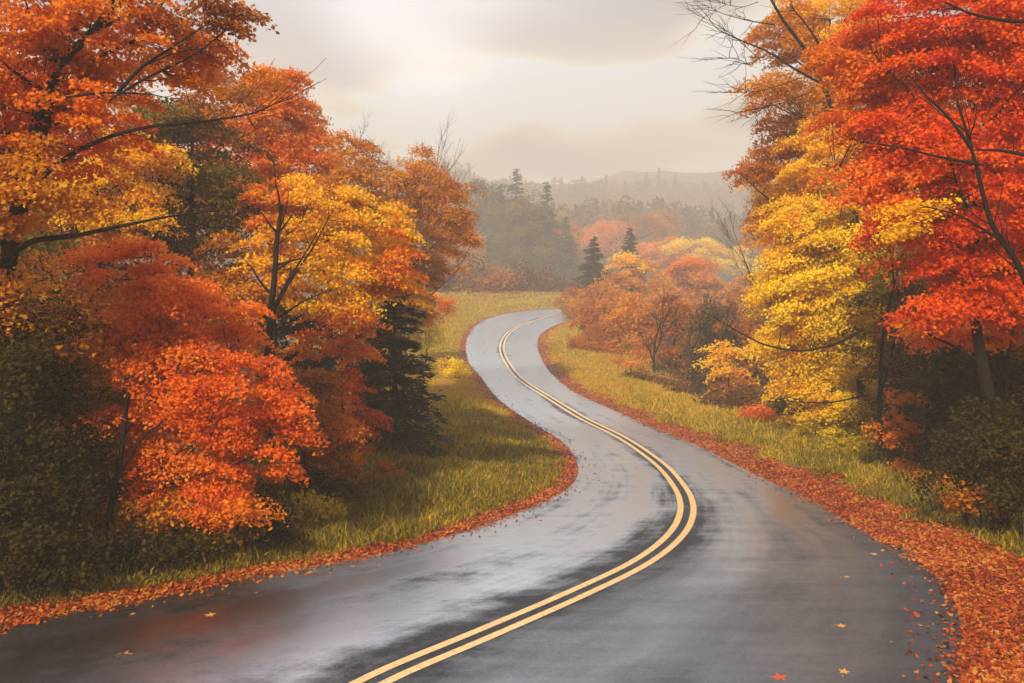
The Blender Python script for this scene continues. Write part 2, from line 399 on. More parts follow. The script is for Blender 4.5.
def bare_tree(name, label, Y, base, top, spread, r=.12, group=None, bark=BARKG, lean=0, depth=5, nb=3, length=None, start=None, split=.42, cat='tree'):
    s = Y/F; bx = (base-CX)*s; bz = tz(bx, Y)-.15; Hh = CAMZ-(top-HOR)*s-bz
    B = np.array([bx, Y, bz]); root = bpy.data.objects.new(name, None); root.location = B; COL.objects.link(root)
    tag(root, label, cat, group); T = Tubes(); W = Tubes()
    def grow(p, d, L, rad, lev):
        n = 6; e = p+d*L; m = (p+e)/2+rng.normal(size=3)*L*.07
        Q = bez(p, m, e, n); (T if lev <= 2 else W).add(Q, np.linspace(rad, rad*.62, n), 7 if lev < 2 else 4)
        if lev >= depth: return
        for i in range(nb+(lev > 1)):
            t = .35+.65*(i+1)/(nb+(lev > 1)); q = Q[min(int(t*(n-1)), n-1)]
            dd = norm(d+norm(rng.normal(size=3)*np.array([1, 1, .5]))*spread+np.array([0, 0, .18]))
            grow(q, dd, L*(.50+.26*rng.random()), rad*.52, lev+1)
    d0 = norm(np.array([lean, 0, 1.])); grow(B, d0, Hh*split, r, 0)
    T.build('trunk', bark, root, B); W.build('twigs', bark, root, B)
    USED.append((name, B)); return root
# ------------------------------------------------------------------ sky, sun, camera
SUN_AZ, SUN_EL = math.radians(-156), math.radians(35)     # azimuth from +Y towards +X
sdir = np.array([math.sin(SUN_AZ)*math.cos(SUN_EL), math.cos(SUN_AZ)*math.cos(SUN_EL), math.sin(SUN_EL)])
w = bpy.data.worlds.new('World'); scene.world = w; w.use_nodes = True
nt = w.node_tree; nt.nodes.clear(); N = nt.nodes.new; L = nt.links.new
tc = N('ShaderNodeTexCoord'); sky = N('ShaderNodeTexSky'); sky.sky_type = 'NISHITA'; sky.sun_disc = False
sky.sun_elevation = SUN_EL; sky.sun_rotation = SUN_AZ; sky.dust_density = 3
skm = N('ShaderNodeVectorMath'); skm.operation = 'SCALE'; skm.inputs['Scale'].default_value = .10; L(sky.outputs[0], skm.inputs[0])
sx = N('ShaderNodeSeparateXYZ'); L(tc.outputs['Generated'], sx.inputs[0])
zz = maths(N, L, 'ADD', maths(N, L, 'MAXIMUM', sx.outputs[2], 0), .16)
cv = N('ShaderNodeCombineXYZ'); L(maths(N, L, 'DIVIDE', sx.outputs[0], zz), cv.inputs[0]); L(maths(N, L, 'DIVIDE', sx.outputs[1], zz), cv.inputs[1])
n1 = N('ShaderNodeTexNoise'); n1.inputs['Scale'].default_value = .95; n1.inputs['Detail'].default_value = 3.5; n1.inputs['Roughness'].default_value = .42; n1.inputs['Distortion'].default_value = .5
mpw = N('ShaderNodeMapping'); mpw.inputs['Location'].default_value = (3.1, 1.7, 0); L(cv.outputs[0], mpw.inputs[0]); L(mpw.outputs[0], n1.inputs['Vector'])
def blob(px, py, tight):
    v = norm(np.array([(px-CX), F, HOR-py])); dp = N('ShaderNodeVectorMath'); dp.operation = 'DOT_PRODUCT'
    nn = N('ShaderNodeVectorMath'); nn.operation = 'NORMALIZE'; L(tc.outputs['Generated'], nn.inputs[0]); L(nn.outputs[0], dp.inputs[0]); dp.inputs[1].default_value = v
    e = maths(N, L, 'MULTIPLY', maths(N, L, 'SUBTRACT', dp.outputs['Value'], 1), tight)
    return maths(N, L, 'EXPONENT', e)
g = maths(N, L, 'ADD', maths(N, L, 'MULTIPLY', blob(390, 20, 75), .26), maths(N, L, 'MULTIPLY', blob(430, -60, 6), .16))
g = maths(N, L, 'SUBTRACT', g, maths(N, L, 'MULTIPLY', blob(345, 92, 700), .25))
g = maths(N, L, 'SUBTRACT', g, maths(N, L, 'MULTIPLY', blob(740, 0, 160), .08))
v = maths(N, L, 'ADD', maths(N, L, 'ADD', maths(N, L, 'MULTIPLY', n1.outputs[0], 3.0), -.98), g, True)
cr = ramp(N, [(.12, (.33, .33, .39)), (.36, (.44, .39, .40)), (.60, (.66, .54, .46)), (.82, (1.04, .89, .72)), (.98, (1.6, 1.44, 1.2))], 'B_SPLINE'); L(v, cr.inputs[0])
mx = N('ShaderNodeMix'); mx.data_type = 'RGBA'; mx.inputs[0].default_value = .90
L(skm.outputs[0], mx.inputs[6]); L(cr.outputs[0], mx.inputs[7])
bg = N('ShaderNodeBackground'); 
# glow added above the frame to brighten the road, plus bright cloud in view
bl = maths(N, L, 'ADD', maths(N, L, 'MULTIPLY', blob(400, -490, 36), 9.0), maths(N, L, 'ADD', maths(N, L, 'MULTIPLY', blob(365, 30, 900), .20), maths(N, L, 'MULTIPLY', blob(435, 58, 700), .26)))
ad = N('ShaderNodeVectorMath'); ad.operation = 'SCALE'; ad.inputs[0].default_value = (.80, .92, 1.08); L(bl, ad.inputs['Scale'])

fr = N('ShaderNodeMapRange'); fr.interpolation_type = 'SMOOTHSTEP'; L(sx.outputs[1], fr.inputs[0]); fr.inputs[1].default_value = -.2; fr.inputs[2].default_value = .8; fr.inputs[3].default_value = .34; fr.inputs[4].default_value = .68
dk = N('ShaderNodeVectorMath'); dk.operation = 'SCALE'; L(mx.outputs[2], dk.inputs[0]); L(fr.outputs[0], dk.inputs['Scale'])
sm = N('ShaderNodeVectorMath'); sm.operation = 'ADD'; L(dk.outputs[0], sm.inputs[0]); L(ad.outputs[0], sm.inputs[1]); L(sm.outputs[0], bg.inputs[0]); bg.inputs[1].default_value = 1.0
wo = N('ShaderNodeOutputWorld'); L(bg.outputs[0], wo.inputs[0])
w.cycles.sampling_method = 'MANUAL'; w.cycles.sample_map_resolution = 512

sl = bpy.data.lights.new('sun', 'SUN'); sl.energy = 5.0; sl.angle = math.radians(2); sl.color = (1, .86, .62)
so = bpy.data.objects.new('sun', sl); COL.objects.link(so)
from mathutils import Vector
so.rotation_euler = Vector(sdir).to_track_quat('Z', 'Y').to_euler(); so.location = (0, 0, 60)

cam = bpy.data.cameras.new('camera'); co = bpy.data.objects.new('camera', cam); COL.objects.link(co); scene.camera = co
co.location = (0, 0, CAMZ); co.rotation_euler = (math.pi/2, 0, 0)
cam.sensor_width = 36; cam.lens = 36*F/1024; cam.shift_y = (HOR-341.5)/1024; cam.clip_end = 3000; cam.clip_start = .1

# ------------------------------------------------------------------ ground
def stretch(a0, a1, st, out0, out1, g=1.12, mx=9):
    c = list(np.arange(a0, a1, st)); s = st
    x = c[-1]
    while x < out1: s = min(s*g, mx); x += s; c.append(x)
    s = st; x = a0; pre = []
    while x > out0: s = min(s*g, mx); x -= s; pre.append(x)
    return np.array(pre[::-1]+c)
gx = stretch(-13, 17, .28, -520, 520); gy = stretch(4, 135, .30, -50, 680)
GX, GY = np.meshgrid(gx, gy); P = np.c_[GX.ravel(), GY.ravel()]
sd, dd = side_exact(P); GZ = terrain_exact(P)
nx, ny = len(gx), len(gy)
ii = (np.arange(ny-1)[:, None]*nx+np.arange(nx-1)[None]).ravel()
Fg = np.stack([ii, ii+1, ii+nx+1, ii+nx], 1)
m, nt, N, L = newmat('verge_soil')
at = N('ShaderNodeAttribute'); at.attribute_name = 'd'; as_ = N('ShaderNodeAttribute'); as_.attribute_name = 'side'
tc = N('ShaderNodeTexCoord'); ob = tc.outputs['Object']
nb = noise(N, L, ob, .6, 4); nf = noise(N, L, ob, 9, 5, .7); nm = noise(N, L, ob, 2.2, 4, .6)
vo = N('ShaderNodeTexVoronoi'); vo.inputs['Scale'].default_value = 13; L(ob, vo.inputs['Vector'])
lit = ramp(N, [(0, (.06, .015, .006)), (.3, (.18, .035, .008)), (.55, (.34, .08, .01)), (.8, (.42, .16, .02)), (1, (.12, .05, .02))])
sp = N('ShaderNodeSeparateColor'); L(vo.outputs['Color'], sp.inputs[0]); L(sp.outputs[0], lit.inputs[0])
gr = ramp(N, [(.25, (.075, .065, .012)), (.5, (.16, .135, .016)), (.72, (.28, .22, .025))])
L(maths(N, L, 'ADD', maths(N, L, 'MULTIPLY', nb, .55), maths(N, L, 'MULTIPLY', nf, .45)), gr.inputs[0])
fl = ramp(N, [(.3, (.03, .018, .008)), (.6, (.09, .045, .014)), (.8, (.19, .08, .018))]); L(nm, fl.inputs[0])
wl = maths(N, L, 'ADD', maths(N, L, 'MULTIPLY', as_.outputs['Fac'], .45), .85)      # litter band: narrow on the left, wide on the right
e = maths(N, L, 'ADD', wl, maths(N, L, 'MULTIPLY', maths(N, L, 'SUBTRACT', nm, .5), 1.6))
f1 = maths(N, L, 'MULTIPLY', maths(N, L, 'SUBTRACT', at.outputs['Fac'], e), 2.5, True)
m1 = N('ShaderNodeMix'); m1.data_type = 'RGBA'; L(f1, m1.inputs[0]); L(lit.outputs[0], m1.inputs[6]); L(gr.outputs[0], m1.inputs[7])
f2 = maths(N, L, 'MULTIPLY', maths(N, L, 'SUBTRACT', at.outputs['Fac'], maths(N, L, 'ADD', 7.5, maths(N, L, 'MULTIPLY', nb, 4))), .5, True)
m2 = N('ShaderNodeMix'); m2.data_type = 'RGBA'; L(f2, m2.inputs[0]); L(m1.outputs[2], m2.inputs[6]); L(fl.outputs[0], m2.inputs[7])
p = N('ShaderNodeBsdfPrincipled'); L(m2.outputs[2], p.inputs['Base Color']); p.inputs['Roughness'].default_value = .85; p.inputs['Specular IOR Level'].default_value = .2
bu = N('ShaderNodeBump'); bu.inputs['Strength'].default_value = .8; bu.inputs['Distance'].default_value = .06; L(nf, bu.inputs['Height']); L(bu.outputs[0], p.inputs['Normal'])
o_ = N('ShaderNodeOutputMaterial'); L(p.outputs[0], o_.inputs[0])
tag(mesh_obj('ground', np.c_[P, GZ], faces4=Fg, mat=m, smooth=True, attrs={'d': dd, 'side': sd}), kind='structure')

# ------------------------------------------------------------------ road
ns = len(Cg); K = 17; tt = np.linspace(-1, 1, K)
RV = []; UV = []; s_arc = np.r_[0, np.cumsum(np.linalg.norm(np.diff(Cg, axis=0), axis=1))]
for i in range(ns):
    for t in tt:
        q = Cg[i]*(1-abs(t))+(Le[i] if t < 0 else Re[i])*abs(t)
        RV.append(q); UV.append((t, s_arc[i]))
RV = np.array(RV); UV = np.array(UV)
RZ = zroad(RV[:, 1]) + .035*(1-UV[:, 0]**2)
ii = (np.arange(ns-1)[:, None]*K+np.arange(K-1)[None]).ravel(); Fr = np.stack([ii, ii+1, ii+K+1, ii+K], 1)
ll = mesh_obj  # noqa
def asphalt():
    m, nt, N, L = newmat('wet_asphalt')
    uv = N('ShaderNodeUVMap'); sx = N('ShaderNodeSeparateXYZ'); L(uv.outputs[0], sx.inputs[0]); t, s = sx.outputs[0], sx.outputs[1]
    tc = N('ShaderNodeTexCoord')
    cb = N('ShaderNodeCombineXYZ'); L(maths(N, L, 'MULTIPLY', t, 5), cb.inputs[0]); L(maths(N, L, 'MULTIPLY', s, .30), cb.inputs[1])
    a = noise(N, L, cb.outputs[0], .8, 8, .68)                       # long damp streaks along the road
    cb2 = N('ShaderNodeCombineXYZ'); L(maths(N, L, 'MULTIPLY', t, 4), cb2.inputs[0]); L(maths(N, L, 'MULTIPLY', s, .9), cb2.inputs[1])
    b = noise(N, L, cb2.outputs[0], 1.6, 6, .66)
    mp = N('ShaderNodeMapping'); mp.inputs['Scale'].default_value = (.40, 2.4, 1); L(tc.outputs['Object'], mp.inputs[0])
    c = noise(N, L, mp.outputs[0], 1.0, 7, .68)                        # cross-wise patches
    at = maths(N, L, 'ABSOLUTE', t)
    # wheel tracks at |t| about .3 and .72 hold a water film; crown line and edge drier
    def bump(x, c0, w0):
        d = maths(N, L, 'DIVIDE', maths(N, L, 'SUBTRACT', x, c0), w0); return maths(N, L, 'EXPONENT', maths(N, L, 'MULTIPLY', maths(N, L, 'MULTIPLY', d, d), -1))
    tr = maths(N, L, 'ADD', bump(at, .34, .15), bump(at, .72, .16))
    wt = maths(N, L, 'ADD', maths(N, L, 'MULTIPLY', a, 1.05), maths(N, L, 'MULTIPLY', tr, .24))
    cb3 = N('ShaderNodeCombineXYZ'); L(maths(N, L, 'MULTIPLY', t, 9), cb3.inputs[0]); L(maths(N, L, 'MULTIPLY', s, .10), cb3.inputs[1])
    e = noise(N, L, cb3.outputs[0], 1.0, 6, .6)                       # thin tyre streaks
    wt = maths(N, L, 'ADD', wt, maths(N, L, 'MULTIPLY', maths(N, L, 'SUBTRACT', e, .5), .75))
    wt = maths(N, L, 'ADD', wt, maths(N, L, 'MULTIPLY', b, .55)); wt = maths(N, L, 'ADD', wt, maths(N, L, 'MULTIPLY', c, .75))
    fw = N('ShaderNodeMapRange'); L(s, fw.inputs[0]); fw.inputs[1].default_value = 55; fw.inputs[2].default_value = 90; fw.inputs[3].default_value = 0; fw.inputs[4].default_value = .10; far_wet = fw.outputs[0]   # the road holds more water in the bends downhill
    wv = maths(N, L, 'MULTIPLY', maths(N, L, 'SUBTRACT', maths(N, L, 'ADD', maths(N, L, 'SUBTRACT', wt, maths(N, L, 'MULTIPLY', bump(at, 0, .13), .30)), far_wet), .99), 2.4)
    wv = maths(N, L, 'ADD', wv, maths(N, L, 'MULTIPLY', maths(N, L, 'SUBTRACT', noise(N, L, tc.outputs['Object'], 19, 5, .8), .5), 1.1))
    so_ = N('ShaderNodeSeparateXYZ'); L(tc.outputs['Object'], so_.inputs[0])
    nr = N('ShaderNodeMapRange'); L(so_.outputs[1], nr.inputs[0]); nr.inputs[1].default_value = 14; nr.inputs[2].default_value = 27; nr.inputs[3].default_value = 1; nr.inputs[4].default_value = 0
    rl = N('ShaderNodeMapRange'); L(t, rl.inputs[0]); rl.inputs[1].default_value = -.35; rl.inputs[2].default_value = .15; rl.inputs[3].default_value = 0; rl.inputs[4].default_value = .82
    mm = maths(N, L, 'MULTIPLY', nr.outputs[0], rl.outputs[0]); wv = maths(N, L, 'ADD', maths(N, L, 'MULTIPLY', wv, maths(N, L, 'SUBTRACT', 1.0, mm)), maths(N, L, 'MULTIPLY', mm, .20), True)   # the near outer lane has drained
    rough = N('ShaderNodeMapRange'); L(wv, rough.inputs[0]); rough.inputs[3].default_value = .68; rough.inputs[4].default_value = .28
    fine = noise(N, L, tc.outputs['Object'], 42, 4, .85); med = noise(N, L, tc.outputs['Object'], 13, 5, .75)
    col = ramp(N, [(.30, (.003, .003, .005)), (.48, (.012, .012, .017)), (.66, (.055, .055, .068))])
    L(maths(N, L, 'ADD', maths(N, L, 'MULTIPLY', fine, .6), maths(N, L, 'MULTIPLY', med, .4)), col.inputs[0])
    p = N('ShaderNodeBsdfPrincipled'); L(col.outputs[0], p.inputs['Base Color']); L(rough.outputs[0], p.inputs['Roughness'])
    ir = N('ShaderNodeMapRange'); L(wv, ir.inputs[0]); ir.inputs[3].default_value = 1.45; ir.inputs[4].default_value = 2.5; L(ir.outputs[0], p.inputs['IOR'])
    sp = N('ShaderNodeMapRange'); L(wv, sp.inputs[0]); sp.inputs[3].default_value = .22; sp.inputs[4].default_value = 1.0; L(sp.outputs[0], p.inputs['Specular IOR Level'])
    ct = N('ShaderNodeMapRange'); L(wv, ct.inputs[0]); ct.inputs[3].default_value = .0; ct.inputs[4].default_value = 1.0; L(ct.outputs[0], p.inputs['Coat Weight']); p.inputs['Coat Roughness'].default_value = .2
    bu = N('ShaderNodeBump'); bu.inputs['Strength'].default_value = .45; bu.inputs['Distance'].default_value = .007
    L(fine, bu.inputs['Height']); L(bu.outputs[0], p.inputs['Normal'])
    o = N('ShaderNodeOutputMaterial'); L(p.outputs[0], o.inputs[0]); return m
road = tag(mesh_obj('road', np.c_[RV, RZ], faces4=Fr, mat=asphalt(), smooth=True, uv=UV), kind='structure')
# double yellow line painted on the road
mY, nt, N, L = newmat('yellow_road_paint')
tc = N('ShaderNodeTexCoord'); n_ = noise(N, L, tc.outputs['Object'], 14, 6, .75); n2_ = noise(N, L, tc.outputs['Object'], 90, 2, .8)
r_ = ramp(N, [(.34, (.05, .045, .035)), (.42, (.45, .28, .09)), (.50, (.74, .44, .11)), (.7, (.84, .54, .16))]); L(maths(N, L, 'ADD', maths(N, L, 'MULTIPLY', n_, .6), maths(N, L, 'MULTIPLY', n2_, .4)), r_.inputs[0])
p = N('ShaderNodeBsdfPrincipled'); L(r_.outputs[0], p.inputs['Base Color']); p.inputs['Roughness'].default_value = .45
o_ = N('ShaderNodeOutputMaterial'); L(p.outputs[0], o_.inputs[0])
tg = norm(np.gradient(Cg, axis=0)); nrm_ = np.c_[tg[:, 1], -tg[:, 0]]
yc = Cg[:, 1]; ln_w = .070 + .0*yc
for o0 in (-.15, .15):
    Pw = []
    for k in (-1, -.33, .33, 1): Pw.append(Cg+nrm_*(o0+k*ln_w[:, None]))
    Pw = np.stack(Pw, 1).reshape(-1, 2)
    ii = (np.arange(ns-1)[:, None]*4+np.arange(3)[None]).ravel(); Fl = np.stack([ii, ii+1, ii+5, ii+4], 1)
    tag(mesh_obj('yellow_line', np.c_[Pw, zroad(Pw[:, 1])+.035+.006], faces4=Fl, mat=mY, parent=road, smooth=True))

# ------------------------------------------------------------------ grass and leaf litter (uncountable: one object each)
def visible(P, mar=60):
    x = CX+F*P[:, 0]/P[:, 1]; return (P[:, 1] > 5) & (x > -mar) & (x < 1024+mar)
def scatter(n, y0, y1, pw):
    Y = y0*(y1/y0)**(rng.random(n)**pw); X = (rng.random(n)*1.5-.75)*1024/F*Y; return np.c_[X, Y]
P = scatter(1650000, 10.5, 150, 1.0); s_, d_ = side_dist(P)
wid = np.where(s_ < 0, .45, 1.9*np.interp(P[:, 1], [12, 30, 50, 100], [1.1, .85, .4, .2]))
n_ = vnoise(P[:, 0]*1.1+40, P[:, 1]*1.1+40, 9)
ok = (d_ > wid*(.55+.9*n_)) & (d_ < np.where(s_ < 0, np.interp(P[:, 1], [60, 110], [9, 24]), 8.5)*(.75+.5*n_)); P, s_, d_ = P[ok], s_[ok], d_[ok]
keep = rng.random(len(P)) < np.interp(P[:, 1], [10, 130], [1, .75]); P = P[keep]; d_ = d_[keep]; s_ = s_[keep]
n = len(P); print('grass', n)
Z = terrain(P); B = np.c_[P, Z-.02]
hgt = (.07+.17*rng.random(n)**1.7)*np.interp(d_, [.4, 1.5, 6], [.6, 1, 1.5])*(1+.9*(vnoise(P[:, 0]*.8, P[:, 1]*.8, 3)-.5))*np.where(rng.random(n) < .03, 1.9, 1.0); wd = .009+.0004*P[:, 1]
lean = rng.normal(size=(n, 2))*.42*hgt[:, None]; a = rng.random(n)*6.3; e = np.c_[np.cos(a), np.sin(a), np.zeros(n)]*wd[:, None]
tip = B+np.c_[lean, hgt]; mid = B+np.c_[lean*.35, hgt*.6]
V = np.stack([B-e, B+e, mid+e*.7, tip, mid-e*.7], 1).reshape(-1, 3)
i0 = np.arange(n)*5; F4 = np.stack([i0, i0+1, i0+2, i0+4], 1); F3 = np.stack([i0+4, i0+2, i0+3], 1)
m, nt, N, L = newmat('grass_blade')
ar = N('ShaderNodeAttribute'); ar.attribute_name = 'rnd'; tc = N('ShaderNodeTexCoord')
nb = noise(N, L, tc.outputs['Object'], .55, 3)
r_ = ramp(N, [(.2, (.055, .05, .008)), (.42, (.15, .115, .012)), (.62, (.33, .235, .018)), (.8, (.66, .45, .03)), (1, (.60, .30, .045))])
sun_ = N('ShaderNodeAttribute'); sun_.attribute_name = 'sunlit_tint'
L(maths(N, L, 'ADD', maths(N, L, 'ADD', maths(N, L, 'MULTIPLY', ar.outputs['Fac'], .45), maths(N, L, 'MULTIPLY', nb, .60)), maths(N, L, 'MULTIPLY', sun_.outputs['Fac'], .28)), r_.inputs[0])
p = N('ShaderNodeBsdfPrincipled'); L(r_.outputs[0], p.inputs['Base Color']); p.inputs['Roughness'].default_value = .6; p.inputs['Specular IOR Level'].default_value = .25
t_ = N('ShaderNodeBsdfTranslucent'); L(r_.outputs[0], t_.inputs[0]); mx_ = N('ShaderNodeMixShader'); mx_.inputs[0].default_value = .35; L(p.outputs[0], mx_.inputs[1]); L(t_.outputs[0], mx_.inputs[2])
o_ = N('ShaderNodeOutputMaterial'); L(mx_.outputs[0], o_.inputs[0])
tag(mesh_obj('grass', V, faces4=F4, faces3=F3, mat=m, attrs={'rnd': np.repeat(rng.random(n), 5), 'sunlit_tint': np.repeat(sstep(P[:, 1], 24, 50)+.6*np.exp(-(((P[:, 0]+1.2)/4)**2+((P[:, 1]-52)/11)**2)), 5)}), 'olive and yellowing grass on both verges of the road', 'grass', kind='stuff')  # sunlight painted into the blade colour: yellower with distance and on the bank

P = scatter(780000, 9.5, 125, 1.15); s_, d_ = side_dist(P)
n_ = vnoise(P[:, 0]*1.3, P[:, 1]*1.3, 11)
wid = np.where(s_ < 0, .75, 2.3*np.interp(P[:, 1], [12, 30, 50, 100], [1.2, .9, .45, .25]))
pr = np.where(d_ < wid*(.6+.8*n_), 1.0, .10*np.exp(-np.maximum(d_-wid, 0)/4)); pr = np.where(d_ < .03, np.where(d_ > -.9, .20*np.exp(np.minimum(d_, 0)/.20), 0), pr)
ok = (rng.random(len(P)) < pr) & (d_ < 12); P = P[ok]; d_ = d_[ok]; n = len(P); print('litter', n)
Zt = np.where(d_ > 0, terrain(P), zroad(P[:, 1])+.01)
C3 = np.c_[P, Zt+.012+.035*rng.random(n)*(d_ > .1)]
Nn = norm(np.array([0, 0, 1.])+rng.normal(size=(n, 3))*.38); 
V, F4, a1, a2 = leaf_arrays(C3, Nn, .068, rng.random(n), vnoise(P[:, 0]*.9, P[:, 1]*.9, 21), .8)
V = V.reshape(-1, 4, 3); V[:] = C3[:, None]+(V-C3[:, None])*(1+.006*P[:, 1])[:, None, None]; V = V.reshape(-1, 3)
litm = leaf_mat('litter', [(.025, .009, .006), (.07, .014, .007), (.22, .026, .008), (.40, .05, .009), (.48, .09, .012), (.52, .22, .04)], .12, .8, .35)
tag(mesh_obj('leaf_litter', V, faces4=F4, mat=litm, attrs={'rnd': a1, 'clump': a2}), 'red and orange fallen leaves banked along both road edges', 'fallen leaves', kind='stuff')

# single leaves lying on the carriageway
def maple_leaf(px, py, size, ang, mat, label, curl=.09):
    x, y = bp(px, py); z = float(zroad(y))+.05
    pts = []
    for k in range(10):
        a = k/10*2*math.pi; r = (1.0 if k % 2 == 0 else .48)*(1 if k != 5 else .8); r *= .9+.2*random.random()
        pts.append((math.cos(a)*r*size*.5, math.sin(a)*r*size*.5*.85, curl*size*(r*r)*.35*(1+.6*math.sin(a*2))))
    pts = [(0, 0, 0)]+pts; V = []
    for zz in (0, -.003): V += [(p[0], p[1], p[2]+zz) for p in pts]
    n = 11; F3 = [(0, 1+k, 1+(k+1) % 10) for k in range(10)]+[(n, n+1+(k+1) % 10, n+1+k) for k in range(10)]
    F4 = [(1+k, n+1+k, n+1+(k+1) % 10, 1+(k+1) % 10) for k in range(10)]
    V += [(-size*.5, -.004, 0), (-size*.5, .004, 0), (-size*.95, .004, .02*size), (-size*.95, -.004, .02*size)]; F4.append((22, 23, 24, 25))
    o = mesh_obj('fallen_leaf', V, faces4=F4, faces3=F3, mat=mat, attrs={'rnd': [random.random()]*26, 'clump': [random.random()]*26})
    o.location = (x, y, z-.035+.004); o.rotation_euler = (0, 0, ang); tag(o, label, 'leaf', 'single leaves lying on the road')
tan = leaf_mat('tan', [(.45, .20, .05), (.6, .28, .07), (.7, .36, .10), (.75, .4, .12), (.8, .45, .16)], .15)
redl = leaf_mat('redleaf', [(.35, .03, .01), (.5, .05, .012), (.6, .08, .015), (.65, .1, .02), (.7, .14, .02)], .15)
for a in [(124, 656, .24, .2, tan, 'tan leaf lying near the bottom left corner of the road'),
          (210, 616, .19, .5, tan, 'tan leaf in the left lane nearest the left grass verge'),
          (133, 615, .11, 1.5, tan, 'smallest dull leaf on the far left of the left lane'),
          (615, 672, .22, -.3, tan, 'tan leaf on the right lane at the bottom of the picture, beside the yellow lines'),
          (779, 679, .26, .4, redl, 'curled red leaf at the bottom edge of the right lane'),
          (844, 673, .18, 1.1, tan, 'pale leaf low on the right lane, to the right of the curled red leaf'),
          (841, 627, .17, .1, tan, 'tan leaf in the middle of the right lane, alone below the three upper leaves'),
          (847, 578, .13, 2.2, tan, 'leftmost of the three small leaves near the right road edge'),
          (892, 564, .13, .9, redl, 'dull red leaf closest to the right road edge'),
          (874, 555, .15, -.4, tan, 'farthest of the small tan leaves near the right road edge')]:
    maple_leaf(*a)

# ================================================================== LEFT SIDE, front to back
R_MAPLE = 'big orange maple at the upper left corner with a thick black trunk'
tree('maple_tree', R_MAPLE, 'maple tree', 15.5, -40, [(-20,70,120,110),(90,20,110,45),(150,60,90,55,1),(60,120,90,55,0,'redorange'),(205,12,70,24,0,'rust'),(10,190,90,60,-1,'amber'),(-90,150,110,120)],
     pal='orange', leaf=.085, cover=3.4, trunk_r=.17, gap=.12, R=.42, flat=.13, nprim=8, top=(62,60), upsweep=.3,
     limbs=[([(-30,420),(-5,330),(10,245),(22,185),(38,120),(58,68),(95,28),(150,-25)],.16,.05),
            ([(40,118),(55,72),(84,42),(112,6),(125,-30)],.055,.02,-.3),
            ([(-2,265),(30,240),(75,236),(120,226),(170,216),(235,208)],.06,.008,-.8),
            ([(12,225),(45,172),(75,152),(110,136),(150,126),(200,122),(255,114),(290,96)],.055,.008,-.5),
            ([(28,102),(62,98),(105,92),(150,94),(168,98)],.03,.006,-.9),
            ([(118,92),(142,66),(168,50),(198,30),(216,18)],.035,.006,-.4),
            ([(140,68),(175,52),(205,48),(232,44)],.015,.004,-.4),
            ([(90,60),(135,42),(160,8),(176,-20)],.035,.012,.2)])
tree('red_maple', 'bright red young maple with a thin leaning stem at the left roadside', 'maple tree', 17.2, 104,
     [(150,300,85,48,0,'redorange'),(120,262,50,26,0,'redorange'),(200,330,80,50,.5),(130,375,75,60),(230,390,82,48,-.4),(180,450,95,55),(262,432,52,26,-.6,'redorange'),(120,470,55,50,.4),(210,490,60,28,-.4,'redorange'),(265,405,40,26,-.3,'redorange')],
     pal='redorange', leaf=.076, cover=4.6, trunk_r=.075, R=.42, flat=.12, nprim=11, top=(150,290), gap=.05, upsweep=.35,
     limbs=[([(104,550),(112,500),(122,450),(128,392)],.07,.035,-1.2),([(122,470),(140,440),(165,420)],.03,.01,-1.2),([(108,535),(135,500),(175,476)],.03,.01,-1.0)])
tree('small_maple', 'low orange and ochre maple sprays under the red maple, just above the grass', 'maple tree', 16.4, 128,
     [(150,508,48,24),(205,500,45,20,0,'redorange'),(100,520,35,22),(245,508,30,12,-.3,'orange')], pal='amber', leaf=.08, cover=3.0, trunk_r=.035, R=.32, stems=3, nprim=6, gap=.1)
tree('olive_shrub', 'tall dark olive shrub filling the left edge below the big maple', 'shrub', 15.4, 22,
     [(20,360,60,70),(0,450,60,70),(55,480,50,60),(30,545,60,40),(10,290,50,40,0,'amber')], pal='darkolive', leaf=.09, cover=3.6, trunk_r=.07, stems=3, R=.4, nprim=7, gap=.05)
tree('olive_shrub', 'ochre tipped shrub beside the dark olive one at the left edge', 'shrub', 16.3, 78,
     [(70,330,45,60,0,'amber'),(72,420,42,60),(80,500,42,45,.2,'darkolive'),(60,545,36,24,0,'rust')], pal='olive', leaf=.09, cover=3.4, trunk_r=.06, stems=3, R=.4, nprim=7)
tree('golden_tree', 'golden yellow tree glowing behind the big maple at the left', 'tree', 25, 95,
     [(90,185,62,42),(140,165,45,32),(60,240,60,40,0,'amber'),(130,215,50,30)], pal='gold', leaf=.10, cover=4.2, trunk_r=.13, R=.6, nprim=8)
tree('olive_tree', 'tall olive brown tree between the big maple and the orange trees', 'tree', 27, 180,
     [(180,140,62,42),(215,110,48,30,0,'rust'),(150,190,58,45),(225,180,40,45),(120,225,50,30),(190,235,60,28)], pal='olive', leaf=.105, cover=4.6, trunk_r=.16, R=.6, nprim=9, top=(195,110))
tree('orange_tree', 'tallest orange red tree on the left, its round top against the sky', 'tree', 32, 262,
     [(276,80,32,26),(272,100,40,32),(248,120,42,34),(290,130,32,36),(235,160,50,40,0,'redorange'),(280,190,52,44),(220,80,24,16,0,'amber'),(300,165,30,40)],
     pal='orange', leaf=.11, cover=4.0, trunk_r=.17, R=.6, nprim=10, top=(270,95), gap=.08)
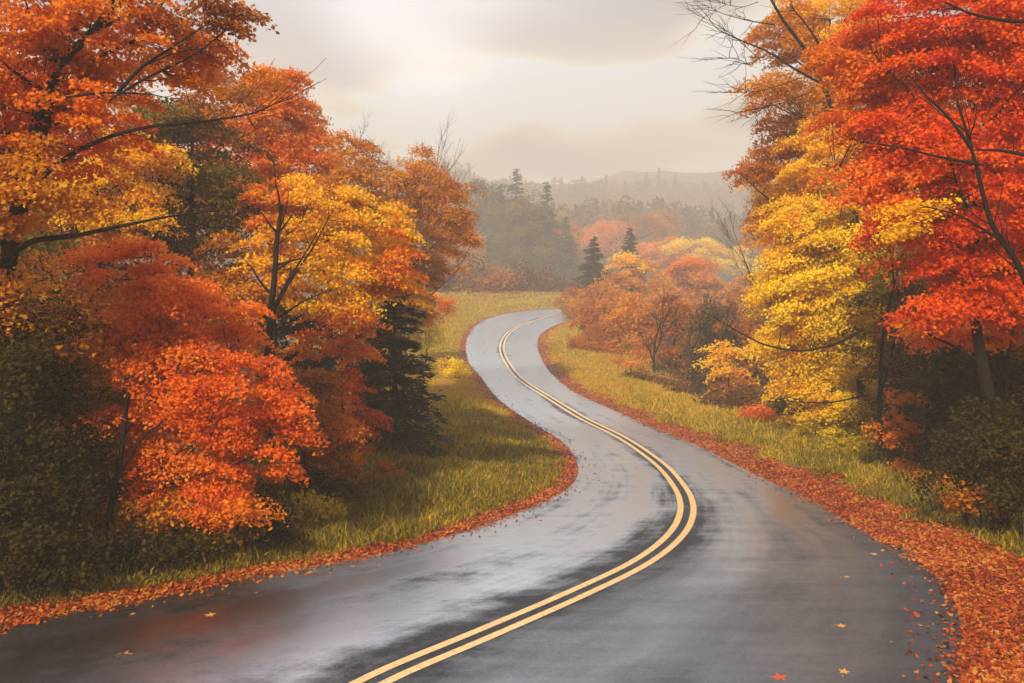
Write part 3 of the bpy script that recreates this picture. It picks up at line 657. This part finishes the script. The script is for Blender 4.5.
tree('golden_maple', 'large golden orange maple with forked dark trunk in the middle of the left woods', 'maple tree', 26, 270,
     [(335,200,45,40,1,'amber'),(300,245,60,42),(365,235,52,44),(398,262,34,34,0,'orange'),(325,200,40,30),(330,285,75,34),(250,270,50,40,0,'amber'),(370,300,46,22),(280,205,40,36,1,'orange')],
     pal='gold', leaf=.095, cover=3.6, trunk_r=.13, R=.5, nprim=9, gap=.12, top=(276,232), flat=.14,
     limbs=[([(266,420),(268,350),(271,310),(275,275),(277,238),(282,205)],.12,.05,-1.8),([(272,312),(285,285),(300,262),(318,232)],.05,.015,-1.9),([(274,310),(292,278),(315,245),(330,215)],.045,.012,-1.6),([(278,318),(305,300),(330,290)],.03,.008,-1.9)])
tree('orange_maple', 'orange maple with airy top rising behind the golden maple', 'maple tree', 38, 330,
     [(325,145,34,28),(352,168,36,30),(302,125,24,22),(365,215,35,30),(330,230,40,30)], pal='amber', leaf=.12, cover=3.2, trunk_r=.15, R=.6, nprim=9, gap=.16, top=(322,150))
tree('copper_tree', 'copper brown tree with upswept branches at the right end of the left woods', 'tree', 44, 372,
     [(415,172,32,22),(415,188,36,26),(443,195,34,28),(395,215,36,30),(455,235,24,24),(425,245,46,30),(390,260,36,22),(465,215,14,16,0,'amber'),(415,285,34,16)],
     pal='amber', leaf=.11, cover=3.3, trunk_r=.17, R=.6, nprim=12, gap=.14, upsweep=.75, flat=.2, top=(400,205))
bare_tree('bare_tree', 'leafless grey tree with fan of fine twigs above the orange crowns', 52, 372, 108, .62, r=.16, depth=6)
bare_tree('bare_tree', 'sparse leafless tree leaning right beside the fan of fine twigs', 55, 400, 130, .5, r=.13, depth=5, lean=.22)
tree('green_tree', 'mossy yellow green tree low behind the dark spruce', 'tree', 40, 402,
     [(405,300,26,24),(390,322,24,18),(420,318,18,14,0,'orange')], pal='yellowgreen', leaf=.12, cover=3.8, trunk_r=.1, R=.5, nprim=6)
tree('orange_shrub', 'small orange bush at the top of the left grass bank', 'shrub', 62, 425,
     [(428,304,30,12),(415,318,22,10),(424,334,20,16,0,'yellowgreen')], pal='orange', leaf=.14, cover=3.4, trunk_r=.07, stems=3, R=.5, nprim=6)
conifer('spruce_tree', 'dark green spruce at the edge of the left grass bank', 29, 394, 236, 60, tr=.13, needle=.17, full=1.35)
tree('small_maple', 'orange young maple in front of the dark spruce', 'maple tree', 25.5, 345,
     [(340,318,34,16),(372,316,22,10),(328,345,36,20),(360,350,16,8)], pal='orange', leaf=.09, cover=3.4, trunk_r=.05, R=.38, flat=.11, nprim=7, gap=.08)
tree('small_maple', 'deep red young maple beside the dark spruce', 'maple tree', 26.5, 362,
     [(348,385,28,18),(366,420,20,14),(335,415,26,22,0,'redorange'),(350,450,24,14,0,'rust')], pal='red', leaf=.09, cover=3.2, trunk_r=.05, R=.38, flat=.11, nprim=7, gap=.1)
tree('small_maple', 'rust coloured young maple over the shadowed grass at the left', 'maple tree', 21.5, 300,
     [(315,400,46,32),(290,440,44,32,0,'amber'),(330,455,40,26),(345,430,25,18,0,'orange'),(300,485,44,22,0,'olive')], pal='rust', leaf=.085, cover=3.8, trunk_r=.06, R=.4, flat=.12, nprim=8)
tree('small_maple', 'olive and ochre young maple behind the grass left of the spruce', 'maple tree', 24, 352,
     [(350,480,34,20),(330,500,30,16,0,'darkolive'),(380,478,22,16,0,'rust')], pal='olive', leaf=.09, cover=3.4, trunk_r=.04, R=.36, stems=2, nprim=6)
for (Yu, b, lob, pl, lab) in [
    (16.6, 200, [(195,540,36,18),(225,530,30,16)], 'olive', 'low olive bush at the grass edge under the red maple'),
    (18.0, 262, [(262,525,36,20),(240,510,30,18)], 'darkolive', 'dark low bush right of the red maple at the grass edge'),
    (19.6, 312, [(312,512,32,16)], 'yellowgreen', 'yellow green sapling bush at the grass edge before the rust maple'),
    (14.5, 52, [(55,558,50,22),(10,560,44,26)], 'darkolive', 'dark bramble at the bottom left above the fallen leaves'),
    (15.6, 120, [(118,545,36,20),(150,548,30,14)], 'darkolive', 'dark bush around the foot of the thin leaning red maple stem'),
    (21.5, 352, [(352,505,30,16),(330,515,20,10)], 'brown', 'brown bush at the grass edge left of the spruce foot'),
    (27.5, 402, [(402,492,26,13),(420,470,16,12)], 'darkolive', 'dark bush at the foot of the spruce')]:
    tree('low_shrub', lab, 'shrub', Yu, b, lob, pal=pl, leaf=.085, cover=2.8, trunk_r=.03, stems=4, R=.3, nprim=4)
# behind the first rows on the left: more forest, each tree its own
for (Yb, b, lob, pl, lab) in [
    (24, 20, [(10,260,80,70),(30,360,70,60),(20,450,70,60)], 'olive', 'shaded olive tree deep behind the left edge shrubs'),
    (26, 120, [(120,320,70,60),(110,400,60,60),(130,470,50,40)], 'rust', 'rust tree in shade behind the red maple'),
    (28, 215, [(210,290,60,50),(220,370,55,50),(215,440,50,50)], 'amber', 'amber tree behind the right side of the red maple'),
    (31, 312, [(300,340,55,40),(320,400,50,50),(320,460,50,40)], 'darkolive', 'dark olive tree filling the gap behind the rust maple'),
    (36, 372, [(365,360,38,40),(360,430,36,50)], 'brown', 'brown tree close behind the dark spruce'),
    (36, 30, [(20,120,80,60),(40,200,80,60)], 'red', 'dull red tree seen through the upper left branches'),
    (40, 180, [(150,130,60,40),(200,190,60,50),(150,260,60,50)], 'amber', 'amber tree far behind the olive brown tree')]:
    tree('forest_tree', lab, 'tree', Yb, b, lob, pal=pl, leaf=.15, cover=3.6, trunk_r=.15, R=.8, nprim=6, group='trees standing in the depth of the left woods')

# ================================================================== MIDDLE DISTANCE, left of the crest
for (Yb, b, lob, pl, lab) in [
    (131, 470, [(468,284,36,20),(440,292,28,14)], 'brown', 'brown thicket on the bank above the far bend'),
    (130, 500, [(500,290,30,14),(480,296,26,10)], 'rust', 'low rusty thicket in the middle behind the crest of the road'),
    (128, 412, [(410,292,30,14)], 'brown', 'brown thicket at the left end of the bank above the bend'),
    (133, 535, [(535,288,30,18),(515,296,26,10)], 'plum', 'dusky thicket just behind the crest of the road')]:
    tree('thicket_shrub', lab, 'shrub', Yb, b, lob, pal=pl, leaf=.42, cover=3.4, trunk_r=.16, stems=4, R=2.2, nprim=6)
tree('round_pine', 'round topped hazy pine left of the two pointed conifers', 'tree', 226, 490, [(490,198,24,19),(486,228,34,28),(480,262,34,22)], pal='greyconifer', leaf=.5, cover=4, trunk_r=.4, R=2.4, nprim=7, flat=.3)
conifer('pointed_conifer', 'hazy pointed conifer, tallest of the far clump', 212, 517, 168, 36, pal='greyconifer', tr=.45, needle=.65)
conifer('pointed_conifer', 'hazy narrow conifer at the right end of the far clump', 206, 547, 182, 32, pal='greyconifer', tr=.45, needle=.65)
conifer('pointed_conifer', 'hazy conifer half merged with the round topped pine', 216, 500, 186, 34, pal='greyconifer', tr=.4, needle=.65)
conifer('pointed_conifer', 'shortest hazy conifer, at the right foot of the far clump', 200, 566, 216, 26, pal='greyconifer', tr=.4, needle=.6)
tree('hazy_tree', 'broad hazy olive tree in the middle of the far clump', 'tree', 205, 520, [(520,225,36,30),(540,262,36,28),(505,268,34,22)], pal='olive', leaf=.5, cover=4, trunk_r=.4, R=2.4, nprim=8, flat=.3)
tree('hazy_tree', 'hazy salmon topped tree in front of the far clump', 'tree', 208, 550, [(536,218,16,9),(560,238,18,18),(566,268,18,22)], pal='rust', leaf=.45, cover=3.6, trunk_r=.35, R=2.0, nprim=8, flat=.3)
tree('hazy_tree', 'pale brown hazy tree at the left foot of the far clump', 'tree', 200, 470, [(462,255,24,22),(450,275,22,14)], pal='amber', leaf=.42, cover=3.4, trunk_r=.3, R=2.0, nprim=8, flat=.3)

# ================================================================== RIGHT OF THE FAR BEND
tree('orange_bush', 'rust orange bush closest to the far bend on its right', 'shrub', 98, 592, [(590,318,26,22),(610,345,26,24),(578,335,14,14),(600,300,22,14)], pal='amber', leaf=.24, cover=4, trunk_r=.15, stems=3, R=1.2, nprim=7)
tree('orange_bush', 'coppery bush hiding the end of the road', 'shrub', 104, 580, [(582,300,20,12,0,'rust'),(572,316,14,10)], pal='rust', leaf=.24, cover=4, trunk_r=.12, stems=3, R=1.0, nprim=6)
tree('orange_bush', 'long orange bush line hiding the road past the bend', 'shrub', 106, 680, [(660,306,26,13),(695,310,26,13),(640,312,18,10)], pal='amber', leaf=.24, cover=4, trunk_r=.12, stems=4, R=1.0, nprim=7)
tree('orange_bush', 'low coppery bush on the verge below the rust orange bush', 'shrub', 82, 612, [(612,362,22,16),(628,372,14,10,0,'brown')], pal='rust', leaf=.2, cover=3.8, trunk_r=.1, stems=3, R=.9, nprim=6)
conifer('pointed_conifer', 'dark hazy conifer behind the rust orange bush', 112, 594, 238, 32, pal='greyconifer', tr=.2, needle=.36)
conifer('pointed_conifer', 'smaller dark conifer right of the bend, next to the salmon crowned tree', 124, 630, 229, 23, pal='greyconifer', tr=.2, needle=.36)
tree('orange_tree', 'pale orange tree between the two conifers by the bend', 'tree', 110, 632, [(628,268,22,16,0,'gold'),(640,295,34,28),(612,292,18,18)], pal='amber', leaf=.26, cover=3.8, trunk_r=.22, R=1.3, nprim=8)
tree('salmon_tree', 'salmon crowned tree with red top above the valley woods', 'tree', 118, 688, [(690,268,24,14,0,'orange'),(672,288,34,22),(705,296,32,24)], pal='amber', leaf=.28, cover=3.8, trunk_r=.22, R=1.4, nprim=8)
tree('yellow_tree', 'pale yellow tree glowing in haze behind the salmon crowned tree', 'tree', 205, 700, [(690,248,34,13),(655,252,30,14,0,'orange'),(730,258,26,14)], pal='yellow', leaf=.4, cover=3.6, trunk_r=.3, R=2, nprim=8)
tree('hazy_tree', 'wide faint orange tree in the fog above the far bend', 'tree', 245, 610, [(600,235,34,16),(650,225,30,12,0,'rust')], pal='orange', leaf=.5, cover=3.6, trunk_r=.4, R=2.4, nprim=8, flat=.3)
val = [(90,640,[(642,345,28,24),(650,372,24,18)],'brown','brown tree nearest the verge in the valley woods'),
       (84,672,[(672,352,26,28),(676,384,22,16)],'plum','plum brown tree second from the verge in the valley woods'),
       (80,706,[(704,350,26,32),(708,388,24,18)],'brown','brown tree in the middle of the valley woods, before the pale one'),
       (76,742,[(742,342,26,34),(745,388,26,20)],'plum','plum brown tree at the right end of the valley woods'),
       (104,664,[(664,318,26,18)],'rust','rust topped tree in the valley woods under the salmon crown'),
       (100,706,[(708,322,26,20)],'brown','brown topped tree in the valley woods behind the leafless ones'),
       (96,744,[(746,302,26,30)],'amber','amber tree in the valley woods beside the big yellow maple'),
       (88,772,[(775,330,26,60)],'brown','brown tree partly hidden behind the big yellow maple')]
val += [(76,606,[(600,328,26,24),(612,352,24,22)],'rust','rust orange tree first in line on the slope right of the far bend'),
        (70,640,[(638,325,28,28),(645,358,28,24)],'amber','amber brown tree second in line on the slope right of the far bend'),
        (65,676,[(674,328,28,30,0,'rust'),(678,368,28,26)],'brown','rust topped brown tree in the middle of the slope right of the far bend'),
        (60,714,[(712,330,28,34),(716,378,28,26)],'brown','dense brown tree beside the small yellow orange tree'),
        (57,750,[(750,340,26,36,0,'rust'),(752,385,26,26)],'plum','plum tree with rust top at the left edge of the yellow maple')]
for (Yb, b, lob, pl, lab) in val:
    tree('valley_tree', lab, 'tree', Yb, b, lob, pal=pl, leaf=.22, cover=4.2, trunk_r=.14, R=1.0, nprim=10, upsweep=.7, dens=1.3, group='trees of the valley woods below the right verge')
for (Yb, b, tp, ln, lab) in [(62,655,292,.0,'leafless tree nearest the bend in the valley woods'),(58,690,288,.08,'leafless tree in the middle of the valley woods'),(54,722,284,-.06,'leafless tree at the right of the valley woods, by the small yellow orange tree')]:
    bare_tree('bare_tree', lab, Yb, b, tp, .5, r=.11, depth=5, lean=ln, bark=BARK)
tree('small_yellow_tree', 'small yellow orange tree alone in front of the valley woods', 'tree', 50, 728, [(728,348,18,12),(720,366,22,12),(735,382,18,12,0,'amber')], pal='gold', leaf=.16, cover=3.2, trunk_r=.08, R=.7, nprim=6, flat=.12)
tree('yellow_shrub', 'bright yellow low shrub on the grass bank inside the bend', 'shrub', 55, 450, [(452,372,16,14),(462,380,12,10)], pal='yellow', leaf=.11, cover=3.4, trunk_r=.03, stems=5, R=.35, nprim=5)
for (Yu, b, lob, pl, lab) in [
    (70, 590, [(588,345,20,20),(604,358,18,16)], 'rust', 'rust bush on the right verge nearest the far bend'),
    (62, 622, [(622,376,20,14)], 'amber', 'amber bush on the right verge, second from the far bend'),
    (54, 652, [(650,390,24,14),(668,394,18,12)], 'brown', 'brown bush at the edge of the right verge before the valley woods'),
    (48.5, 694, [(692,400,24,16)], 'plum', 'dusky plum bush at the edge of the right verge'),
    (43.5, 728, [(728,412,26,20),(745,398,20,18)], 'brown', 'brown bush below the small yellow orange tree'),
    (41, 772, [(775,415,20,18),(788,405,14,16)], 'olive', 'olive bush between the red bush and the yellow maple')]:
    tree('verge_bush', lab, 'shrub', Yu, b, lob, pal=pl, leaf=.14, cover=4.2, trunk_r=.04, stems=4, R=.6, nprim=6)
tree('red_bush', 'small orange red bush at the grass edge left of the yellow maple', 'shrub', 38, 758, [(755,414,15,10),(766,430,15,10)], pal='redorange', leaf=.13, cover=3.2, trunk_r=.04, stems=3, R=.45, nprim=5)
tree('verge_sapling', 'tiny orange sapling standing alone on the right verge', 'shrub', 58, 672, [(668,404,8,7),(680,408,7,5)], pal='amber', leaf=.11, cover=2.2, trunk_r=.025, stems=3, R=.3, nprim=4)

# ================================================================== RIGHT WOODS
tree('yellow_maple', 'big bright yellow maple on the right, reaching down to the verge', 'maple tree', 33, 862,
     [(800,290,54,44),(850,220,60,50),(830,160,46,40,1,'gold'),(790,330,28,24,0,'gold'),(800,385,26,24,0,'gold'),(785,290,28,26,0,'gold'),(870,300,60,40),(805,345,42,30),(835,390,46,34),(880,370,40,34),(800,235,36,34,0,'gold'),(835,430,34,20,0,'yellowgreen'),(880,425,34,22,0,'yellowgreen'),(905,330,40,30,0,'gold')],
     pal='yellow', leaf=.105, cover=4.6, trunk_r=.17, R=.6, flat=.15, dens=1.35, nprim=11, top=(855,200),
     limbs=[([(862,330),(835,345),(800,352),(762,345),(722,322),(700,310)],.06,.008,-1.5),([(868,395),(830,403),(795,402),(768,398)],.035,.008,-2)])
tree('amber_maple', 'tall amber orange maple whose ragged left edge stands against the sky', 'maple tree', 36, 830,
     [(792,40,40,36),(830,15,46,40,0,'gold'),(770,90,30,22,-1),(800,120,44,36),(775,160,34,22),(752,170,22,12,-1,'rust'),(800,190,50,36,0,'gold'),(788,230,36,30),(785,265,30,26),(768,205,22,16),(850,80,44,50,1,'gold')],
     pal='amber', leaf=.11, cover=4.6, trunk_r=.18, R=.6, flat=.16, nprim=12, dens=1.3, top=(830,20))
R1 = bare_tree('bare_tree', 'leafless dark tree with hooked branches against the sky at the upper right', 34, 850, -60, .5, r=.12, depth=3, bark=BARK)
_T = Tubes(); _W = Tubes(); _B = np.array(R1.location)
for pts, r0, r1 in [([(850,160),(822,88),(800,52),(775,25),(758,0),(745,-30)],.10,.03),([(822,84),(792,68),(768,52),(742,42),(715,30),(704,14)],.055,.008),([(820,45),(795,34),(768,24)],.05,.015),
                    ([(768,52),(750,66),(738,58),(722,58)],.02,.005),([(800,78),(775,88),(748,96),(722,98),(714,100)],.022,.005),([(760,60),(735,30),(712,12),(700,2)],.018,.005),([(775,25),(752,16),(730,4),(716,-10)],.03,.006),
                    ([(812,92),(780,104),(755,110),(730,114)],.02,.005),([(758,2),(740,10),(722,10),(708,6)],.016,.004)]:
    Q = np.array([px3(a, b, 34) for a, b in pts]); t = np.linspace(0, 1, len(Q)); tt = np.linspace(0, 1, 5*len(Q)); P = np.stack([np.interp(tt, t, Q[:, c]) for c in range(3)], 1)
    P[:, 1] += np.linspace(0, rng.normal()*1.2, len(P))
    for _ in range(3): P[1:-1] = (P[:-2]+2*P[1:-1]+P[2:])/4
    _T.add(P, np.linspace(r0, r1, len(P)), 6)
    for k in range(10):
        i = rng.integers(len(P)//4, len(P)-1); dr = norm(P[i+1]-P[i-1]); l = .5+.9*rng.random()
        e = P[i]+norm(dr+rng.normal(size=3)*.6)*l; _W.add(wob(bez(P[i], (P[i]+e)/2+np.array([0, 0, .05]), e, 6), .05), np.linspace(.014, .004, 6), 4)
        e2 = e+norm(dr+rng.normal(size=3)*.8)*l*.5; _W.add(bez((P[i]+e)/2, (P[i]+e2)/2+rng.normal(size=3)*.05, e2, 5), np.linspace(.009, .003, 5), 4)
_T.build('branches', BARK, R1, _B); _W.build('fine_twigs', BARK, R1, _B)
bare_tree('bare_tree', 'leafless tree spreading twigs left of the yellow maple, halfway up', 42, 800, 215, .6, r=.09, depth=5, lean=-.12, bark=BARK)
tree('red_maple', 'huge red orange maple overhanging from the upper right corner', 'maple tree', 19, 1000,
     [(900,60,70,55,1,'redorange'),(960,30,90,60),(1030,80,90,90),(880,130,56,40,1,'redorange'),(940,150,80,50),(900,190,60,30,0,'redorange'),(1000,200,90,60),(930,240,70,40),(1010,280,80,40),(955,305,50,22,-.5),(860,60,38,40,1,'orange'),(905,215,30,20,-1,'gold')],
     pal='scarlet', leaf=.085, cover=5.2, trunk_r=.17, R=.5, flat=.14, nprim=12, top=(960,110), dens=1.5,
     limbs=[([(1060,420),(1045,330),(1020,265),(990,225),(975,160),(957,100)],.085,.022,-2.2),([(972,150),(950,118),(925,95),(912,78)],.035,.01,-2.4),([(980,165),(930,155),(895,146),(860,142)],.03,.008,-2.6),([(1000,240),(960,215),(920,205)],.03,.008,-2.5),([(1050,160),(1000,150),(975,150)],.05,.012,-2.6),([(1060,20),(1010,22),(970,14),(945,2)],.045,.015,-2.5)])
tree('scarlet_maple', 'scarlet maple at the right border, lower than the overhanging crown', 'maple tree', 21, 1040,
     [(1010,330,60,24),(960,335,50,16,-.5,'redorange'),(920,325,26,10,-1,'orange')], pal='scarlet', leaf=.088, cover=3.4, trunk_r=.1, R=.4, flat=.1, nprim=7)
for (Yb, b, lob, pl, lab, kw) in [
    (25, 975, [(960,370,60,36),(1000,400,60,46),(940,420,46,40)], 'darkolive', 'dark olive understory tree behind the black trunks at the right', {}),
    (30, 930, [(925,290,60,50),(930,360,56,46),(910,410,46,36)], 'olive', 'olive tree between the yellow maple and the dark trunks', {}),
    (29, 1020, [(1000,250,70,60),(1030,330,60,60),(1020,400,60,50)], 'rust', 'rust tree in deep shade at the right border', {}),
    (40, 900, [(880,110,60,60),(930,150,60,60),(900,220,60,50)], 'amber', 'amber tree behind the huge red orange maple', {}),
    (26, 1095, [(1060,120,60,60),(1085,220,80,80),(1080,330,70,70),(1070,430,60,50)], 'rust', 'shaded rust tree whose left half shows at the right border', {}),
    (36, 1075, [(1040,60,70,70),(1070,170,80,70),(1060,300,70,80)], 'olive', 'tall olive tree showing between red branches at the right border', {}),
    (44, 960, [(960,330,60,60),(950,400,60,50),(1000,250,70,60)], 'olive', 'farthest olive tree deep behind the black trunks at the right', {}),
    (42, 850, [(850,300,60,60),(840,380,50,40)], 'olive', 'olive tree behind the big yellow maple', {})]:
    tree('forest_tree', lab, 'tree', Yb, b, lob, pal=pl, leaf=.13, cover=4.6, dens=1.3, trunk_r=.16, R=.7, nprim=7, group='trees standing in the depth of the right woods')
tree('orange_sapling', 'slim orange sapling in front of the dark right woods', 'tree', 25, 905, [(905,395,18,12),(892,425,22,14),(912,440,20,14),(905,470,14,14,0,'amber'),(915,495,14,10,0,'amber')], pal='orange', leaf=.085, cover=3.0, trunk_r=.03, R=.33, nprim=6, stems=2)
for (Yu, b, lob, pl, lab) in [
    (18.8, 975, [(965,450,40,26),(960,485,36,20),(990,420,30,24)], 'darkolive', 'dark green shrub in front of the black trunks at the right'),
    (17.5, 1022, [(1015,440,36,36),(1015,485,34,24)], 'darkolive', 'dark shrub at the right border, above the red leaves'),
    (18.2, 1005, [(1008,492,34,14),(975,500,24,12)], 'rust', 'low rust red shrub on the grass at the right border'),
    (27, 925, [(925,470,36,22),(890,462,28,20)], 'olive', 'olive shrub at the grass edge behind the slim orange sapling'),
    (30, 868, [(868,448,30,16),(845,452,22,12)], 'yellowgreen', 'yellow green shrub under the big yellow maple'),
    (36, 812, [(808,440,22,14),(790,432,16,12)], 'gold', 'golden low shrub at the left foot of the yellow maple'),
    (23.5, 935, [(935,500,26,12)], 'amber', 'low amber shrub on the grass left of the dark green shrub')]:
    tree('low_shrub', lab, 'shrub', Yu, b, lob, pal=pl, leaf=.09, cover=3.0, trunk_r=.035, stems=4, R=.34, nprim=5)
for (Yt, b, tp, r, lab) in [(22.5, 977, 250, .13, 'straight black trunk below the red maple, left of the pair'), (23.5, 996, 240, .09, 'thinner black trunk right beside the straight black one'), (27, 882, 300, .09, 'slim dark trunk in the gap under the yellow maple')]:
    bare_tree('dark_trunked_tree', lab, Yt, b, tp, .35, r=r, depth=3, nb=2, bark=BARK, split=.75)

# ================================================================== FAR WOODS on the hills (one mass in the fog)
def far_wood():
    C = []; Nn = []; K = []; n = 3600
    Y = 262+rng.random(n)**.85*250; X = (rng.random(n)*1.5-.75)*Y*.92
    Z = terrain(np.c_[X, Y])
    for i in range(n):
        tall = rng.random() < .14; hh = (9+5*rng.random()) if tall else 6+5*rng.random(); rr = hh*(.24 if tall else .46)
        k = 130; t = rng.random(k); a = rng.random(k)*6.3
        prof = (1-t) if tall else np.sqrt(np.clip(1-(2*t-1)**2, 0, 1)); q = rr*prof*(.5+.5*rng.random(k))
        C.append(np.c_[X[i]+np.cos(a)*q, Y[i]+np.sin(a)*q, Z[i]+t*hh]); Nn.append(np.c_[np.cos(a), np.sin(a), np.full(k, .6)]); K.append(np.full(k, 0 if tall else rng.random()))
    C = np.concatenate(C); Nn = norm(np.concatenate(Nn)+rng.normal(size=C.shape)*.5); K = np.concatenate(K)
    V, F4, a1, a2 = leaf_arrays(C, Nn, 1.35, rng.random(len(C)), K)
    m = leaf_mat('farwood', [(.03, .035, .02), (.07, .05, .025), (.17, .085, .03), (.34, .16, .03), (.50, .28, .04)], .2, .25, .7)
    tag(mesh_obj('far_wood', V, faces4=F4, mat=m, attrs={'rnd': a1, 'clump': a2}), 'wooded ridges fading into fog beyond the road', 'woods', kind='stuff')
far_wood()

# ------------------------------------------------------------------ the misty air
def haze(dens):
    x0, x1, y0, y1, z0, z1 = -640, 640, -80, 780, GZ.min()-1.5, GZ.max()+8
    V = [(x, y, z) for z in (z0, z1) for y in (y0, y1) for x in (x0, x1)]
    F4 = [(0, 2, 3, 1), (4, 5, 7, 6), (0, 1, 5, 4), (2, 6, 7, 3), (0, 4, 6, 2), (1, 3, 7, 5)]
    m, nt, N, L = newmat('misty_air'); v = N('ShaderNodeVolumePrincipled')
    v.inputs['Color'].default_value = (1.0, .93, .86, 1); v.inputs['Density'].default_value = dens; v.inputs['Anisotropy'].default_value = .2
    o = N('ShaderNodeOutputMaterial'); L(v.outputs[0], o.inputs['Volume'])
    tag(mesh_obj('haze', V, faces4=F4, mat=m), 'thin warm mist filling the valley', 'haze', kind='stuff')
haze(.0023)

scene.view_settings.view_transform = 'Standard'; scene.view_settings.look = 'None'
scene.view_settings.exposure = 0.36; scene.view_settings.gamma = 1
c = scene.cycles; c.max_bounces = 6; c.diffuse_bounces = 3; c.glossy_bounces = 3; c.transmission_bounces = 4; c.volume_bounces = 1; c.transparent_max_bounces = 8
c.use_denoising = True; c.caustics_reflective = False; c.caustics_refractive = False; c.use_adaptive_sampling = True; c.adaptive_threshold = .015
